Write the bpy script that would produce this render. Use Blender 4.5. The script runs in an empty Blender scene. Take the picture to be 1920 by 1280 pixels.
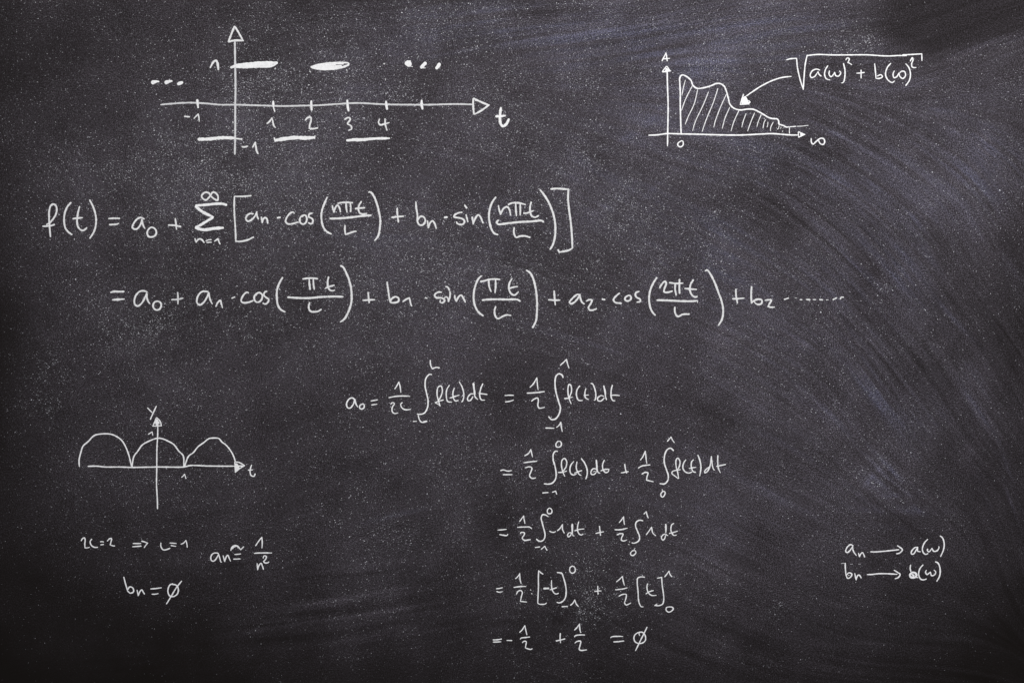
import bpy, math, random
import numpy as np

# ------------------------------------------------------------------ camera, world, lamps
U = 0.00125            # metres per photograph pixel on the board: 1920 px = 2.4 m
Z0 = 1.45              # height of the middle of the view above the floor
scene = bpy.context.scene
COL = scene.collection

def W(px, py):
    """photograph pixel -> board coordinates (x, z)"""
    return (px - 960.0) * U, Z0 + (640.0 - py) * U

cam_data = bpy.data.cameras.new("camera")
cam_data.lens = 50.0
cam_data.sensor_width = 36.0
cam_data.clip_end = 50.0
cam = bpy.data.objects.new("camera", cam_data)
cam.location = (0.0, -2.4 * 50.0 / 36.0, Z0)
cam.rotation_euler = (math.radians(90), 0, 0)
COL.objects.link(cam)
scene.camera = cam

world = bpy.data.worlds.new("World")
scene.world = world
world.use_nodes = True
world.node_tree.nodes["Background"].inputs[0].default_value = (0.82, 0.85, 1.0, 1)
world.node_tree.nodes["Background"].inputs[1].default_value = 0.22

def area_lamp(name, loc, aim, sx, sy, power, color):
    d = bpy.data.lights.new(name, 'AREA')
    d.shape = 'RECTANGLE'
    d.size = sx
    d.size_y = sy
    d.energy = power
    d.color = color
    o = bpy.data.objects.new(name, d)
    o.location = loc
    from mathutils import Vector
    o.rotation_euler = (Vector(aim) - Vector(loc)).to_track_quat('-Z', 'Y').to_euler()
    COL.objects.link(o)
    return o

area_lamp("key_softbox", (1.5, -2.9, 3.3), (0.35, 0, 1.75), 2.4, 1.5, 100.0, (1.0, 0.985, 0.97))  # large softbox out of view, main light from the upper right
area_lamp("fill_light_left", (-1.3, -3.3, 3.1), (-0.5, 0, 1.45), 1.6, 1.0, 56.0, (1.0, 0.98, 0.95))  # unseen fill lamp, added to lift the chalk on the left

scene.view_settings.view_transform = 'Standard'
scene.view_settings.look = 'None'
scene.view_settings.exposure = 0.0
scene.view_settings.gamma = 1.0

# ------------------------------------------------------------------ materials
def new_mat(name):
    m = bpy.data.materials.new(name)
    m.use_nodes = True
    nt = m.node_tree
    nt.nodes.clear()
    return m, nt

def node(nt, kind, **kw):
    n = nt.nodes.new(kind)
    for k, v in kw.items():
        setattr(n, k, v)
    return n

def math_node(nt, op, a, b=None, c=None, clamp=False):
    n = nt.nodes.new('ShaderNodeMath')
    n.operation = op
    n.use_clamp = clamp
    for i, v in enumerate((a, b, c)):
        if v is None:
            continue
        if isinstance(v, (int, float)):
            n.inputs[i].default_value = v
        else:
            nt.links.new(v, n.inputs[i])
    return n.outputs[0]

def slate_material():
    m, nt = new_mat("slate_with_film_and_falloff")
    L = nt.links.new
    out = node(nt, 'ShaderNodeOutputMaterial')
    bsdf = node(nt, 'ShaderNodeBsdfPrincipled')
    tc = node(nt, 'ShaderNodeTexCoord')
    film_falloff = node(nt, 'ShaderNodeAttribute', attribute_name="film_falloff")
    cool = node(nt, 'ShaderNodeAttribute', attribute_name="cool")

    def noise(scale, detail, rough, w=0.0, sx=1.0, sz=1.0, rot=0.0):
        mp = node(nt, 'ShaderNodeMapping')
        mp.inputs['Scale'].default_value = (sx, 1.0, sz)
        mp.inputs['Rotation'].default_value = (0, rot, 0)
        mp.inputs['Location'].default_value = (w, w * 0.7, w * 1.3)
        L(tc.outputs['Object'], mp.inputs['Vector'])
        n = node(nt, 'ShaderNodeTexNoise')
        n.inputs['Scale'].default_value = scale
        n.inputs['Detail'].default_value = detail
        n.inputs['Roughness'].default_value = rough
        L(mp.outputs[0], n.inputs['Vector'])
        return n.outputs['Fac']

    g1 = noise(420.0, 1.0, 0.75)                                # grain, about 2-3 px
    g2 = noise(150.0, 2.0, 0.6, 5.0, 1.0, 1.9, 0.35)            # coarser, slanting grain
    g3 = noise(30.0, 3.0, 0.6, 9.0)                             # blotches
    a = math_node(nt, 'MULTIPLY_ADD', g1, 7.0, -2.50)
    b = math_node(nt, 'MULTIPLY_ADD', g2, 2.2, -0.10)
    c = math_node(nt, 'MULTIPLY_ADD', g3, 0.5, 0.75)
    ab = math_node(nt, 'MULTIPLY', math_node(nt, 'MAXIMUM', a, 0.15), b)
    g = math_node(nt, 'MULTIPLY', ab, c)
    dust = math_node(nt, 'MULTIPLY', g, film_falloff.outputs['Fac'])  # chalk film tone, with the edge falloff painted into it
    # slate itself, slightly brown; the film grey, bluish where thick
    slate = node(nt, 'ShaderNodeRGB')
    slate.outputs[0].default_value = (0.0066, 0.0051, 0.0042, 1)
    mixc = node(nt, 'ShaderNodeMix', data_type='RGBA')
    mixc.inputs[6].default_value = (1.0, 0.895, 1.08, 1)
    mixc.inputs[7].default_value = (0.91, 0.89, 1.27, 1)
    L(cool.outputs['Fac'], mixc.inputs[0])
    mul = node(nt, 'ShaderNodeVectorMath', operation='SCALE')
    L(mixc.outputs[2], mul.inputs[0])
    L(dust, mul.inputs['Scale'])
    add = node(nt, 'ShaderNodeVectorMath', operation='ADD')
    L(mul.outputs[0], add.inputs[0])
    L(slate.outputs[0], add.inputs[1])
    L(add.outputs[0], bsdf.inputs['Base Color'])
    bsdf.inputs['Roughness'].default_value = 0.82
    bsdf.inputs['Specular IOR Level'].default_value = 0.08
    bump = node(nt, 'ShaderNodeBump')
    bump.inputs['Strength'].default_value = 0.35
    bump.inputs['Distance'].default_value = 0.0004
    L(g1, bump.inputs['Height'])
    L(bump.outputs[0], bsdf.inputs['Normal'])
    L(bsdf.outputs[0], out.inputs[0])
    return m

def chalk_material(name, tone, cover):
    """tone: colour of the deposited chalk; cover: how fully it fills the grain of the slate"""
    m, nt = new_mat(name)
    L = nt.links.new
    out = node(nt, 'ShaderNodeOutputMaterial')
    bsdf = node(nt, 'ShaderNodeBsdfPrincipled')
    geo = node(nt, 'ShaderNodeNewGeometry')
    load = node(nt, 'ShaderNodeAttribute', attribute_name="load")
    n1 = node(nt, 'ShaderNodeTexNoise')
    n1.inputs['Scale'].default_value = 420.0
    n1.inputs['Detail'].default_value = 1.0
    L(geo.outputs['Position'], n1.inputs['Vector'])
    n2 = node(nt, 'ShaderNodeTexNoise')
    n2.inputs['Scale'].default_value = 110.0
    n2.inputs['Detail'].default_value = 2.0
    L(geo.outputs['Position'], n2.inputs['Vector'])
    # colour
    v = math_node(nt, 'MULTIPLY_ADD', n1.outputs['Fac'], 0.34, 0.70)
    v = math_node(nt, 'MULTIPLY', v, math_node(nt, 'MULTIPLY_ADD', n2.outputs['Fac'], 0.40, 0.92))
    sc = node(nt, 'ShaderNodeVectorMath', operation='SCALE')
    sc.inputs[0].default_value = tone
    L(v, sc.inputs['Scale'])
    L(sc.outputs[0], bsdf.inputs['Base Color'])
    bsdf.inputs['Roughness'].default_value = 0.95
    bsdf.inputs['Specular IOR Level'].default_value = 0.05
    # cover: bare slate shows in the pits at the rim of each stroke
    t = math_node(nt, 'ADD', math_node(nt, 'MULTIPLY', load.outputs['Fac'], cover), -1.0)
    k = math_node(nt, 'ADD', n1.outputs['Fac'], t)
    k = math_node(nt, 'ADD', k, math_node(nt, 'MULTIPLY_ADD', n2.outputs['Fac'], 0.55, -0.27))   # uneven pressure
    fac = math_node(nt, 'MULTIPLY', k, 7.0, clamp=True)
    tr = node(nt, 'ShaderNodeBsdfTransparent')
    mix = node(nt, 'ShaderNodeMixShader')
    L(fac, mix.inputs[0])
    L(tr.outputs[0], mix.inputs[1])
    L(bsdf.outputs[0], mix.inputs[2])
    L(mix.outputs[0], out.inputs[0])
    return m

MAT_SLATE = slate_material()
M_GREY = chalk_material("chalk_worn_grey", (0.60, 0.60, 0.61), 1.02)
M_SOFT = chalk_material("chalk_soft_white", (0.72, 0.72, 0.72), 1.08)
M_FULL = chalk_material("chalk_pressed_white", (0.80, 0.80, 0.80), 1.30)
M_WHITE = chalk_material("chalk_white", (0.84, 0.84, 0.84), 1.10)
M_FRESH = chalk_material("chalk_fresh_bright", (0.92, 0.92, 0.92), 1.14)
M_FAINT = chalk_material("chalk_faint_trace", (0.42, 0.42, 0.44), 0.80)

def dust_material():
    m, nt = new_mat("loose_chalk_dust")
    L = nt.links.new
    out = node(nt, 'ShaderNodeOutputMaterial')
    bsdf = node(nt, 'ShaderNodeBsdfPrincipled')
    amt = node(nt, 'ShaderNodeAttribute', attribute_name="amount")
    sc = node(nt, 'ShaderNodeVectorMath', operation='SCALE')
    sc.inputs[0].default_value = (0.96, 0.96, 1.02)
    L(amt.outputs['Fac'], sc.inputs['Scale'])
    L(sc.outputs[0], bsdf.inputs['Base Color'])
    bsdf.inputs['Roughness'].default_value = 0.95
    bsdf.inputs['Specular IOR Level'].default_value = 0.05
    L(bsdf.outputs[0], out.inputs[0])
    return m

MAT_DUST = dust_material()

# ------------------------------------------------------------------ dust and painted light falloff on the board
rng = np.random.default_rng(7)
GX0, GX1, GY0, GY1, GS = -300.0, 2220.0, -300.0, 1580.0, 2.5
nx = int((GX1 - GX0) / GS) + 1
ny = int((GY1 - GY0) / GS) + 1
XX, YY = np.meshgrid(GX0 + GS * np.arange(nx), GY0 + GS * np.arange(ny))

def bilin(F, gx, gy):
    h, w = F.shape
    gx = np.clip(gx, 0, w - 1.001)
    gy = np.clip(gy, 0, h - 1.001)
    ix = gx.astype(int)
    iy = gy.astype(int)
    fx = gx - ix
    fy = gy - iy
    return (F[iy, ix] * (1 - fx) * (1 - fy) + F[iy, ix + 1] * fx * (1 - fy)
            + F[iy + 1, ix] * (1 - fx) * fy + F[iy + 1, ix + 1] * fx * fy)

def sample(F, px, py):
    return bilin(F, (px - GX0) / GS, (py - GY0) / GS)

def value_noise(cell):
    w = int((GX1 - GX0) / cell) + 4
    h = int((GY1 - GY0) / cell) + 4
    R = rng.random((h, w))
    gx = (XX - GX0) / cell + 0.5
    gy = (YY - GY0) / cell + 0.5
    ix = gx.astype(int); iy = gy.astype(int)
    fx = gx - ix; fy = gy - iy
    fx = fx * fx * (3 - 2 * fx); fy = fy * fy * (3 - 2 * fy)
    return (R[iy, ix] * (1 - fx) * (1 - fy) + R[iy, ix + 1] * fx * (1 - fy)
            + R[iy + 1, ix] * (1 - fx) * fy + R[iy + 1, ix + 1] * fx * fy)

def fbm(cell, octaves=4, gain=0.55):
    out = 0; a = 1.0; s = 0
    for k in range(octaves):
        out = out + a * value_noise(cell / 2 ** k)
        s += a; a *= gain
    out = out / s
    return (out - out.mean()) / out.std()

# board tone: chalk film plus light falloff to left, bottom and corners, painted in
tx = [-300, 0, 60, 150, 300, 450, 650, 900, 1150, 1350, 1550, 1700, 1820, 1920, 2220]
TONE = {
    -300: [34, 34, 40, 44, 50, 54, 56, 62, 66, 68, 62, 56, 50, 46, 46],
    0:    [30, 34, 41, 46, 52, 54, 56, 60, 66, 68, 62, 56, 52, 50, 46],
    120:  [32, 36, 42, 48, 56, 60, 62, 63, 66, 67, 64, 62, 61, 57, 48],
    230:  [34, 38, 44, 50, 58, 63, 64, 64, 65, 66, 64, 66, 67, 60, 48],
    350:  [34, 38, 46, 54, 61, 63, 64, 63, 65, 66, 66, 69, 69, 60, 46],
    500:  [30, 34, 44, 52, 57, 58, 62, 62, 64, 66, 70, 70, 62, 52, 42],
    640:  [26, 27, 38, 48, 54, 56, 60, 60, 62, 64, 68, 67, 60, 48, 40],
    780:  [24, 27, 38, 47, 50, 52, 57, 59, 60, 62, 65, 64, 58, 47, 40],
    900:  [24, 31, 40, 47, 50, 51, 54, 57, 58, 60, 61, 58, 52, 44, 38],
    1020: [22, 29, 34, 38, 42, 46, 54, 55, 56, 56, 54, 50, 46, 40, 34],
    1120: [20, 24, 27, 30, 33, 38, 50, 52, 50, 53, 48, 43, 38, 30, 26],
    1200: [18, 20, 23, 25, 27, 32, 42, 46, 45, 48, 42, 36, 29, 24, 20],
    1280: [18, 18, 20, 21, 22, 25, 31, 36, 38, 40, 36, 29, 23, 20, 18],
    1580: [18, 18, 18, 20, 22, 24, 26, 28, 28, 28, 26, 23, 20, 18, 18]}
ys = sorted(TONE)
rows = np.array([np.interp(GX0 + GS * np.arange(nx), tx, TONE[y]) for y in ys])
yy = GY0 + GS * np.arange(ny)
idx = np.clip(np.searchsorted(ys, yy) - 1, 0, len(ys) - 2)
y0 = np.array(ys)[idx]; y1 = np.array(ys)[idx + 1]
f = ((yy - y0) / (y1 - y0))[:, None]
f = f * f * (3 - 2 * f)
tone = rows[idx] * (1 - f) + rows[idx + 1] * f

# direction in which the sponge was drawn (degrees, downwards to the right positive)
DIRS = [(100, 100, 10), (400, 100, -12), (900, 60, -4), (1250, 60, -4), (1500, 60, -6), (1750, 110, -22),
        (1350, 250, 22), (1550, 280, 27), (1750, 300, 36), (1500, 450, 38), (1650, 520, 44), (1850, 450, 58),
        (1820, 760, 60), (1650, 760, 52), (1890, 1000, 74), (1400, 680, 28), (1350, 560, 24), (1450, 900, 20),
        (1350, 1130, 22), (1150, 1130, 24), (1000, 640, 12), (1000, 300, 22), (700, 1130, -8), (500, 1150, -10),
        (760, 970, -12), (250, 980, -12), (300, 1230, -4), (200, 600, -12), (600, 600, -10), (80, 350, 40),
        (130, 300, 40), (1700, 1230, 6), (1000, 950, -25), (1750, 920, 30)]
num_c = 0; num_s = 0
for (dx, dy, ang) in DIRS:
    w = 1.0 / (((XX - dx) ** 2 + (YY - dy) ** 2) / 150.0 ** 2 + 0.3) ** 2
    num_c = num_c + w * math.cos(math.radians(2 * ang))
    num_s = num_s + w * math.sin(math.radians(2 * ang))
ANG = 0.5 * np.arctan2(num_s, num_c)
ANG += math.radians(4) * fbm(260, 2)

def streaks(steps, seed_cell, stride=1.3):
    """noise smeared along the direction of wiping"""
    if seed_cell <= GS:
        src = rng.random((ny, nx))
    else:
        src = value_noise(seed_cell)
    acc = src.copy()
    for sgn in (1, -1):
        gx = (XX - GX0) / GS; gy = (YY - GY0) / GS
        for k in range(steps):
            a = bilin(ANG, gx, gy)
            gx = gx + sgn * np.cos(a) * stride
            gy = gy + sgn * np.sin(a) * stride
            acc += bilin(src, gx, gy)
    acc = (acc - acc.mean())
    return acc / acc.std()

st_fine = streaks(16, 2.5)
st_wide = streaks(34, 5.0)
st_long = streaks(48, 3.2, 2.2)
st_mod = np.clip(0.75 + 0.5 * fbm(150, 3), 0.1, 1.8)       # where the thin wiping lines show
blot = fbm(240, 5)
blot2 = fbm(70, 4)

# amount of visible wiping marks over the board
wipe = np.clip((XX - 850) / 700, 0, 1) * 0.9 + 0.35
wipe += 0.6 * np.exp(-((XX - 640) / 260) ** 2 - ((YY - 1120) / 110) ** 2)
wipe += 0.3 * np.exp(-((YY - 60) / 60) ** 2) * (XX > 600)
tone = tone * (1 + 0.055 * blot + 0.045 * blot2 + wipe * (0.022 * st_wide + 0.020 * st_fine + 0.042 * st_long * st_mod))

# single wiping marks left by the sponge: x, y, half length, half width, angle, strength
MARKS = [(1636, 893, 34, 5, -52, 10), (1676, 885, 34, 6, 55, 12), (1706, 935, 34, 5, 50, 9), (1680, 928, 50, 5, -4, 8), (1665, 958, 70, 5, 2, 7),
         (1655, 905, 24, 18, 0, 5), (1640, 1030, 110, 12, -4, 4), (1560, 1130, 120, 8, 4, 5), (1640, 1205, 120, 6, -3, 4), (1420, 1180, 90, 6, 18, 7),
         (1240, 205, 70, 7, -40, 5), (1180, 255, 80, 6, -30, 5), (1230, 350, 60, 5, -42, 6), (1400, 210, 70, 6, -25, 5), (1530, 180, 90, 8, 12, 5),
         (1280, 470, 70, 6, -30, 4), (1560, 250, 70, 6, 8, 5), (1750, 210, 90, 8, -10, 5), (1800, 250, 80, 6, 10, 6), (1720, 420, 70, 8, 70, 5),
         (820, 100, 120, 8, -8, 4), (600, 60, 110, 10, -14, 4), (480, 110, 90, 9, -20, 4), (880, 520, 80, 8, 20, 3), (1080, 640, 90, 7, 14, 4),
         (560, 640, 90, 9, -16, 4), (330, 760, 90, 10, -10, 4), (830, 830, 80, 8, -20, 4), (1540, 760, 110, 5, 40, 5), (1500, 850, 110, 5, 30, 4),
         (1035, 940, 80, 12, -35, 3), (1180, 62, 230, 12, -3, 8), (880, 48, 140, 20, 0, 5), (1420, 45, 170, 12, -5, 7), (1150, 95, 160, 14, 2, 5),
         (1300, 128, 50, 26, 35, 8), (1350, 115, 60, 22, -30, 6), (1600, 497, 26, 7, 46, 13), (1640, 530, 40, 9, 32, 15),
         (1612, 545, 30, 5, 52, 10), (1780, 590, 70, 5, 46, 12), (1690, 470, 60, 35, 40, 5), (1640, 742, 46, 9, 50, 17),
         (1660, 770, 60, 14, 52, 8), (1838, 776, 50, 9, 56, 15), (1860, 290, 70, 30, 28, 7), (1830, 345, 60, 12, 35, 8),
         (1900, 510, 40, 10, 60, 8), (1700, 540, 90, 40, 50, 5), (1480, 275, 120, 9, 28, 7), (1560, 330, 120, 10, 30, 6),
         (1370, 1072, 90, 16, 22, 9), (1320, 1060, 60, 26, 18, 6), (1290, 1125, 90, 5, 22, 8), (1250, 1150, 120, 8, 24, 6),
         (650, 1122, 110, 10, -8, 12), (600, 1080, 60, 9, -10, 9), (720, 1150, 90, 14, -7, 8), (560, 1160, 90, 8, -6, 8),
         (660, 1060, 60, 7, -6, 7), (740, 965, 60, 6, -14, 9), (700, 1010, 70, 12, -10, 6), (260, 985, 40, 5, -12, 6),
         (700, 1190, 120, 10, -6, 6), (490, 1180, 60, 10, -10, 6), (120, 495, 90, 8, -8, 4), (160, 600, 80, 9, -20, 5),
         (1650, 890, 26, 30, 70, 9), (1700, 955, 60, 8, 4, 9), (1690, 990, 60, 6, 2, 5), (1690, 1170, 60, 5, 4, 6),
         (1890, 880, 90, 5, 72, 9), (1900, 960, 80, 4, 74, 9), (1860, 960, 90, 6, 68, 5), (1520, 385, 60, 7, 26, 5),
         (1640, 350, 60, 10, 60, 6), (1350, 420, 60, 22, 30, 6), (1120, 320, 60, 10, 32, 7), (1150, 380, 50, 12, -35, 7),
         (700, 160, 30, 40, 60, 5), (1490, 640, 100, 30, 30, 4), (1340, 205, 40, 30, 20, 4), (1120, 905, 26, 50, 60, 6),
         (960, 40, 260, 30, 0, 4), (1370, 610, 60, 12, 28, 5), (1620, 650, 80, 10, 52, 5), (1330, 330, 50, 26, 20, 5),
         (930, 420, 70, 60, 0, 4), (1450, 930, 50, 20, 20, 3), (1290, 1235, 80, 6, 20, 6), (1060, 1105, 50, 6, 20, 4)]
coolf = np.clip((tone - 58) / 16, 0, 1) * 0.35
jag = 1 + 0.3 * st_wide + 0.2 * st_fine + 0.45 * st_long
for (mx, my, hl, hw, ang, amp) in MARKS:
    c = math.cos(math.radians(ang)); s = math.sin(math.radians(ang))
    u = (XX - mx) * c + (YY - my) * s
    v = -(XX - mx) * s + (YY - my) * c
    e = np.exp(-(u / hl) ** 2 - (v / hw) ** 2)
    tone = tone + amp * e * np.clip(jag, 0.1, 2.5) * 0.75
    if my < 1000 and mx > 600:
        coolf = coolf + 0.055 * amp * e
# broad bluish veils
for (mx, my, rx, ry, amp) in [(1000, 60, 320, 60, 0.45), (1420, 70, 260, 80, 0.4), (1250, 170, 160, 90, 0.35), (1500, 300, 160, 70, 0.35),
                              (1840, 300, 120, 90, 0.5), (1640, 500, 110, 130, 0.5), (1700, 740, 160, 90, 0.3), (1330, 430, 120, 90, 0.4),
                              (700, 420, 140, 60, 0.2), (970, 400, 90, 60, 0.3), (1350, 510, 80, 60, 0.3), (1430, 280, 90, 50, 0.3)]:
    coolf = coolf + amp * np.exp(-((XX - mx) / rx) ** 2 - ((YY - my) / ry) ** 2) * (0.7 + 0.3 * np.clip(blot2, -1, 1))
# dark strokes of a wet sponge
for (mx, my, hl, hw, ang, amp) in [(640, 1078, 90, 4, -4, 9), (600, 1147, 90, 7, -4, 7), (430, 957, 150, 7, -9, 4), (560, 1195, 110, 9, -3, 6),
                                   (1220, 820, 110, 14, 0, 3), (900, 1165, 120, 9, -4, 4), (250, 615, 160, 12, -14, 4), (1400, 800, 140, 10, 20, 4),
                                   (820, 0, 220, 10, 2, 8), (130, 320, 60, 6, 42, 4), (1380, 1185, 140, 10, 22, 6), (1260, 1210, 120, 8, 25, 6),
                                   (1700, 1120, 140, 40, 2, 4), (950, 500, 60, 90, 0, 2), (1420, 1000, 120, 12, 16, 3)]:
    c = math.cos(math.radians(ang)); s = math.sin(math.radians(ang))
    u = (XX - mx) * c + (YY - my) * s
    v = -(XX - mx) * s + (YY - my) * c
    tone = tone - amp * np.exp(-(u / hl) ** 2 - (v / hw) ** 2)
# the clean wiped patch in the upper right, with a frayed left rim
low = np.interp(XX, [1560, 1640, 1700, 1745, 1800, 1860, 1920, 2220], [40, 70, 92, 106, 90, 72, 60, 40])
din = (low - YY) / 8.0
left = (XX - np.interp(YY, [-300, 0, 30, 60, 80, 110], [1700, 1668, 1648, 1628, 1690, 1745])) / 26.0
patch = 1 / (1 + np.exp(-np.clip(np.minimum(din, left) * 1.6 + 1.1 * st_wide * 0.6 + 0.3 * st_fine, -30, 30)))
tone = tone * (1 - patch) + (42 + 2.0 * st_wide) * patch
coolf = coolf * (1 - patch)
# light rim where the sponge pushed the dust up
rim = np.exp(-((YY - low - 9) / 10.0) ** 2) * (XX > 1760) * np.clip((XX - 1760) / 80, 0, 1)
tone = tone + 7 * rim * np.clip(jag, 0, 2)
coolf = coolf + 0.3 * rim

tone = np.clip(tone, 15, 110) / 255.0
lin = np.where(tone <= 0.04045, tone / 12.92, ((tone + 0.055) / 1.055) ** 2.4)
FILM_FALLOFF = np.clip(lin * 0.98 - 0.0055, 0.0006, 1)  # albedo of the film, painted edge falloff included
COOL = np.clip(coolf * 0.54 * np.clip(1 + 0.5 * st_wide, 0.2, 1.8), 0, 1)

# ------------------------------------------------------------------ scene helpers
def tag(o, label=None, category=None, group=None, kind=None):
    if label: o["label"] = label
    if category: o["category"] = category
    if group: o["group"] = group
    if kind: o["kind"] = kind
    return o

def mesh_object(name, verts, faces, mat, parent=None, loc=(0, 0, 0), smooth=False, attrs=None):
    me = bpy.data.meshes.new(name)
    me.from_pydata(verts, [], faces)
    if attrs:
        for an, vals in attrs.items():
            at = me.attributes.new(an, 'FLOAT', 'POINT')
            at.data.foreach_set('value', np.asarray(vals, dtype=np.float32))
    if smooth:
        me.polygons.foreach_set('use_smooth', [True] * len(me.polygons))
    me.materials.append(mat)
    o = bpy.data.objects.new(name, me)
    o.location = loc
    if parent is not None:
        o.parent = parent
    COL.objects.link(o)
    return o

# ------------------------------------------------------------------ the board: a slab with a finely gridded face
gx = np.concatenate([np.arange(-1500, -60, 30), np.arange(-60, 1980, 2.5), np.arange(1980, 3421, 30)]).astype(float)
gy = np.concatenate([np.arange(-1000, -60, 30), np.arange(-60, 1340, 2.5), np.arange(1340, 2281, 30)]).astype(float)
PX, PY = np.meshgrid(gx, gy)
fl = sample(FILM_FALLOFF, PX, PY).ravel()
co = sample(COOL, PX, PY).ravel()
n_c, n_r = len(gx), len(gy)
fv = np.empty((n_c * n_r, 3))
fv[:, 0] = ((PX - 960) * U).ravel()
fv[:, 1] = 0.0
fv[:, 2] = (Z0 + (640 - PY) * U).ravel()
ii = np.arange(n_c * n_r).reshape(n_r, n_c)
quads = np.stack([ii[1:, :-1], ii[1:, 1:], ii[:-1, 1:], ii[:-1, :-1]], -1).reshape(-1, 4)
T = 0.022
xa, xb, za, zb = fv[:, 0].min(), fv[:, 0].max(), fv[:, 2].min(), fv[:, 2].max()
n0 = len(fv)
rim_ids = list(ii[0, :]) + list(ii[1:, -1]) + list(ii[-1, -2::-1]) + list(ii[-2:0:-1, 0])
back = fv[rim_ids].copy()
back[:, 1] = T
allv = np.vstack([fv, back])
m = len(rim_ids)
side = [(rim_ids[k], rim_ids[(k + 1) % m], n0 + (k + 1) % m, n0 + k) for k in range(m)]
me = bpy.data.meshes.new("chalkboard")
loops_q = np.vstack([quads, np.array(side)]).astype(np.int32)
nq = len(loops_q)
me.vertices.add(len(allv)); me.vertices.foreach_set('co', allv.astype(np.float32).ravel())
me.loops.add(nq * 4 + m)
me.loops.foreach_set('vertex_index', np.concatenate([loops_q.ravel(), np.arange(n0, n0 + m)]).astype(np.int32))
me.polygons.add(nq + 1)
me.polygons.foreach_set('loop_start', np.concatenate([np.arange(nq) * 4, [nq * 4]]).astype(np.int32))
me.update(calc_edges=True)
me.validate()
for an, vals in (("film_falloff", fl), ("cool", co)):
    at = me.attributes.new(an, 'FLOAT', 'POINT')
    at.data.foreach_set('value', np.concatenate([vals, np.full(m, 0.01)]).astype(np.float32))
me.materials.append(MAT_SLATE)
board = bpy.data.objects.new("chalkboard", me)
COL.objects.link(board)
tag(board, "dark grey chalkboard with smeared dust and wiping marks, filling the whole picture", "chalkboard")

# ------------------------------------------------------------------ loose dust: tiny flat crumbs caught in the grain
def dust_specks(n_try, seed):
    r = np.random.default_rng(seed)
    px = r.uniform(-260, 2180, n_try)
    py = r.uniform(-260, 1540, n_try)
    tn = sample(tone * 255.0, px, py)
    c1 = sample(CL1, px, py); c2 = sample(CL2, px, py)
    extra = sample(CLUST, px, py)
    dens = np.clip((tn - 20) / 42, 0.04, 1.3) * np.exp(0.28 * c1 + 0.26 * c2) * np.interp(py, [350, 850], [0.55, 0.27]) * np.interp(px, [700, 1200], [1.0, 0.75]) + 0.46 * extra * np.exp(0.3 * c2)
    dens *= 1 - 0.75 * sample(patch, px, py)
    dens *= np.interp(px, [1000, 1350], [1.0, 0.62])
    keep = r.random(n_try) < dens
    px = px[keep]; py = py[keep]; extra = extra[keep]; tn = tn[keep]
    n = len(px)
    q = r.random(n)
    amount = 0.10 + 0.75 * q ** np.clip(6.5 - 3.0 * extra, 3.0, 6.5)
    fade = np.clip(tn / 60.0, 0.2, 1.0) ** 1.1 * np.interp(px, [1000, 1400], [1.0, 0.85])  # specks dim with the tone map, painted falloff included
    amount = 0.05 + (amount - 0.05) * np.clip(fade + 0.35 * extra, 0, 1)
    size = (0.30 + 0.30 * r.random(n) ** 1.6) * (0.85 + 0.40 * amount)
    size = np.where(r.random(n) < 0.006, size * 1.7, size)
    elong = 1.0 + 1.0 * r.random(n)
    ang = sample(ANG, px, py) + r.normal(0, 0.5, n) - np.where(px < 1000, 0.35, 0)
    cx = (px - 960) * U; cz = Z0 + (640 - py) * U
    ca = np.cos(-ang); sa = np.sin(-ang)
    V = np.empty((n, 4, 3))
    h = 0.00004 + 0.00012 * r.random(n)
    for k, (du, dv) in enumerate(((1, 0), (0, 1), (-1, 0), (0, -1))):
        jj = r.uniform(0.7, 1.3, n)
        u = du * size * elong * U * jj
        v = dv * size * U * jj
        V[:, k, 0] = cx + u * ca - v * sa
        V[:, k, 2] = cz + u * sa + v * ca
        V[:, k, 1] = -h - (0.00003 if k % 2 else 0.0)
    base = (np.arange(n) * 4)[:, None, None]
    F = (np.array([[0, 1, 3], [1, 2, 3]])[None] + base).reshape(-1, 3)
    return V.reshape(-1, 3), F, np.repeat(amount, 4)

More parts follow.
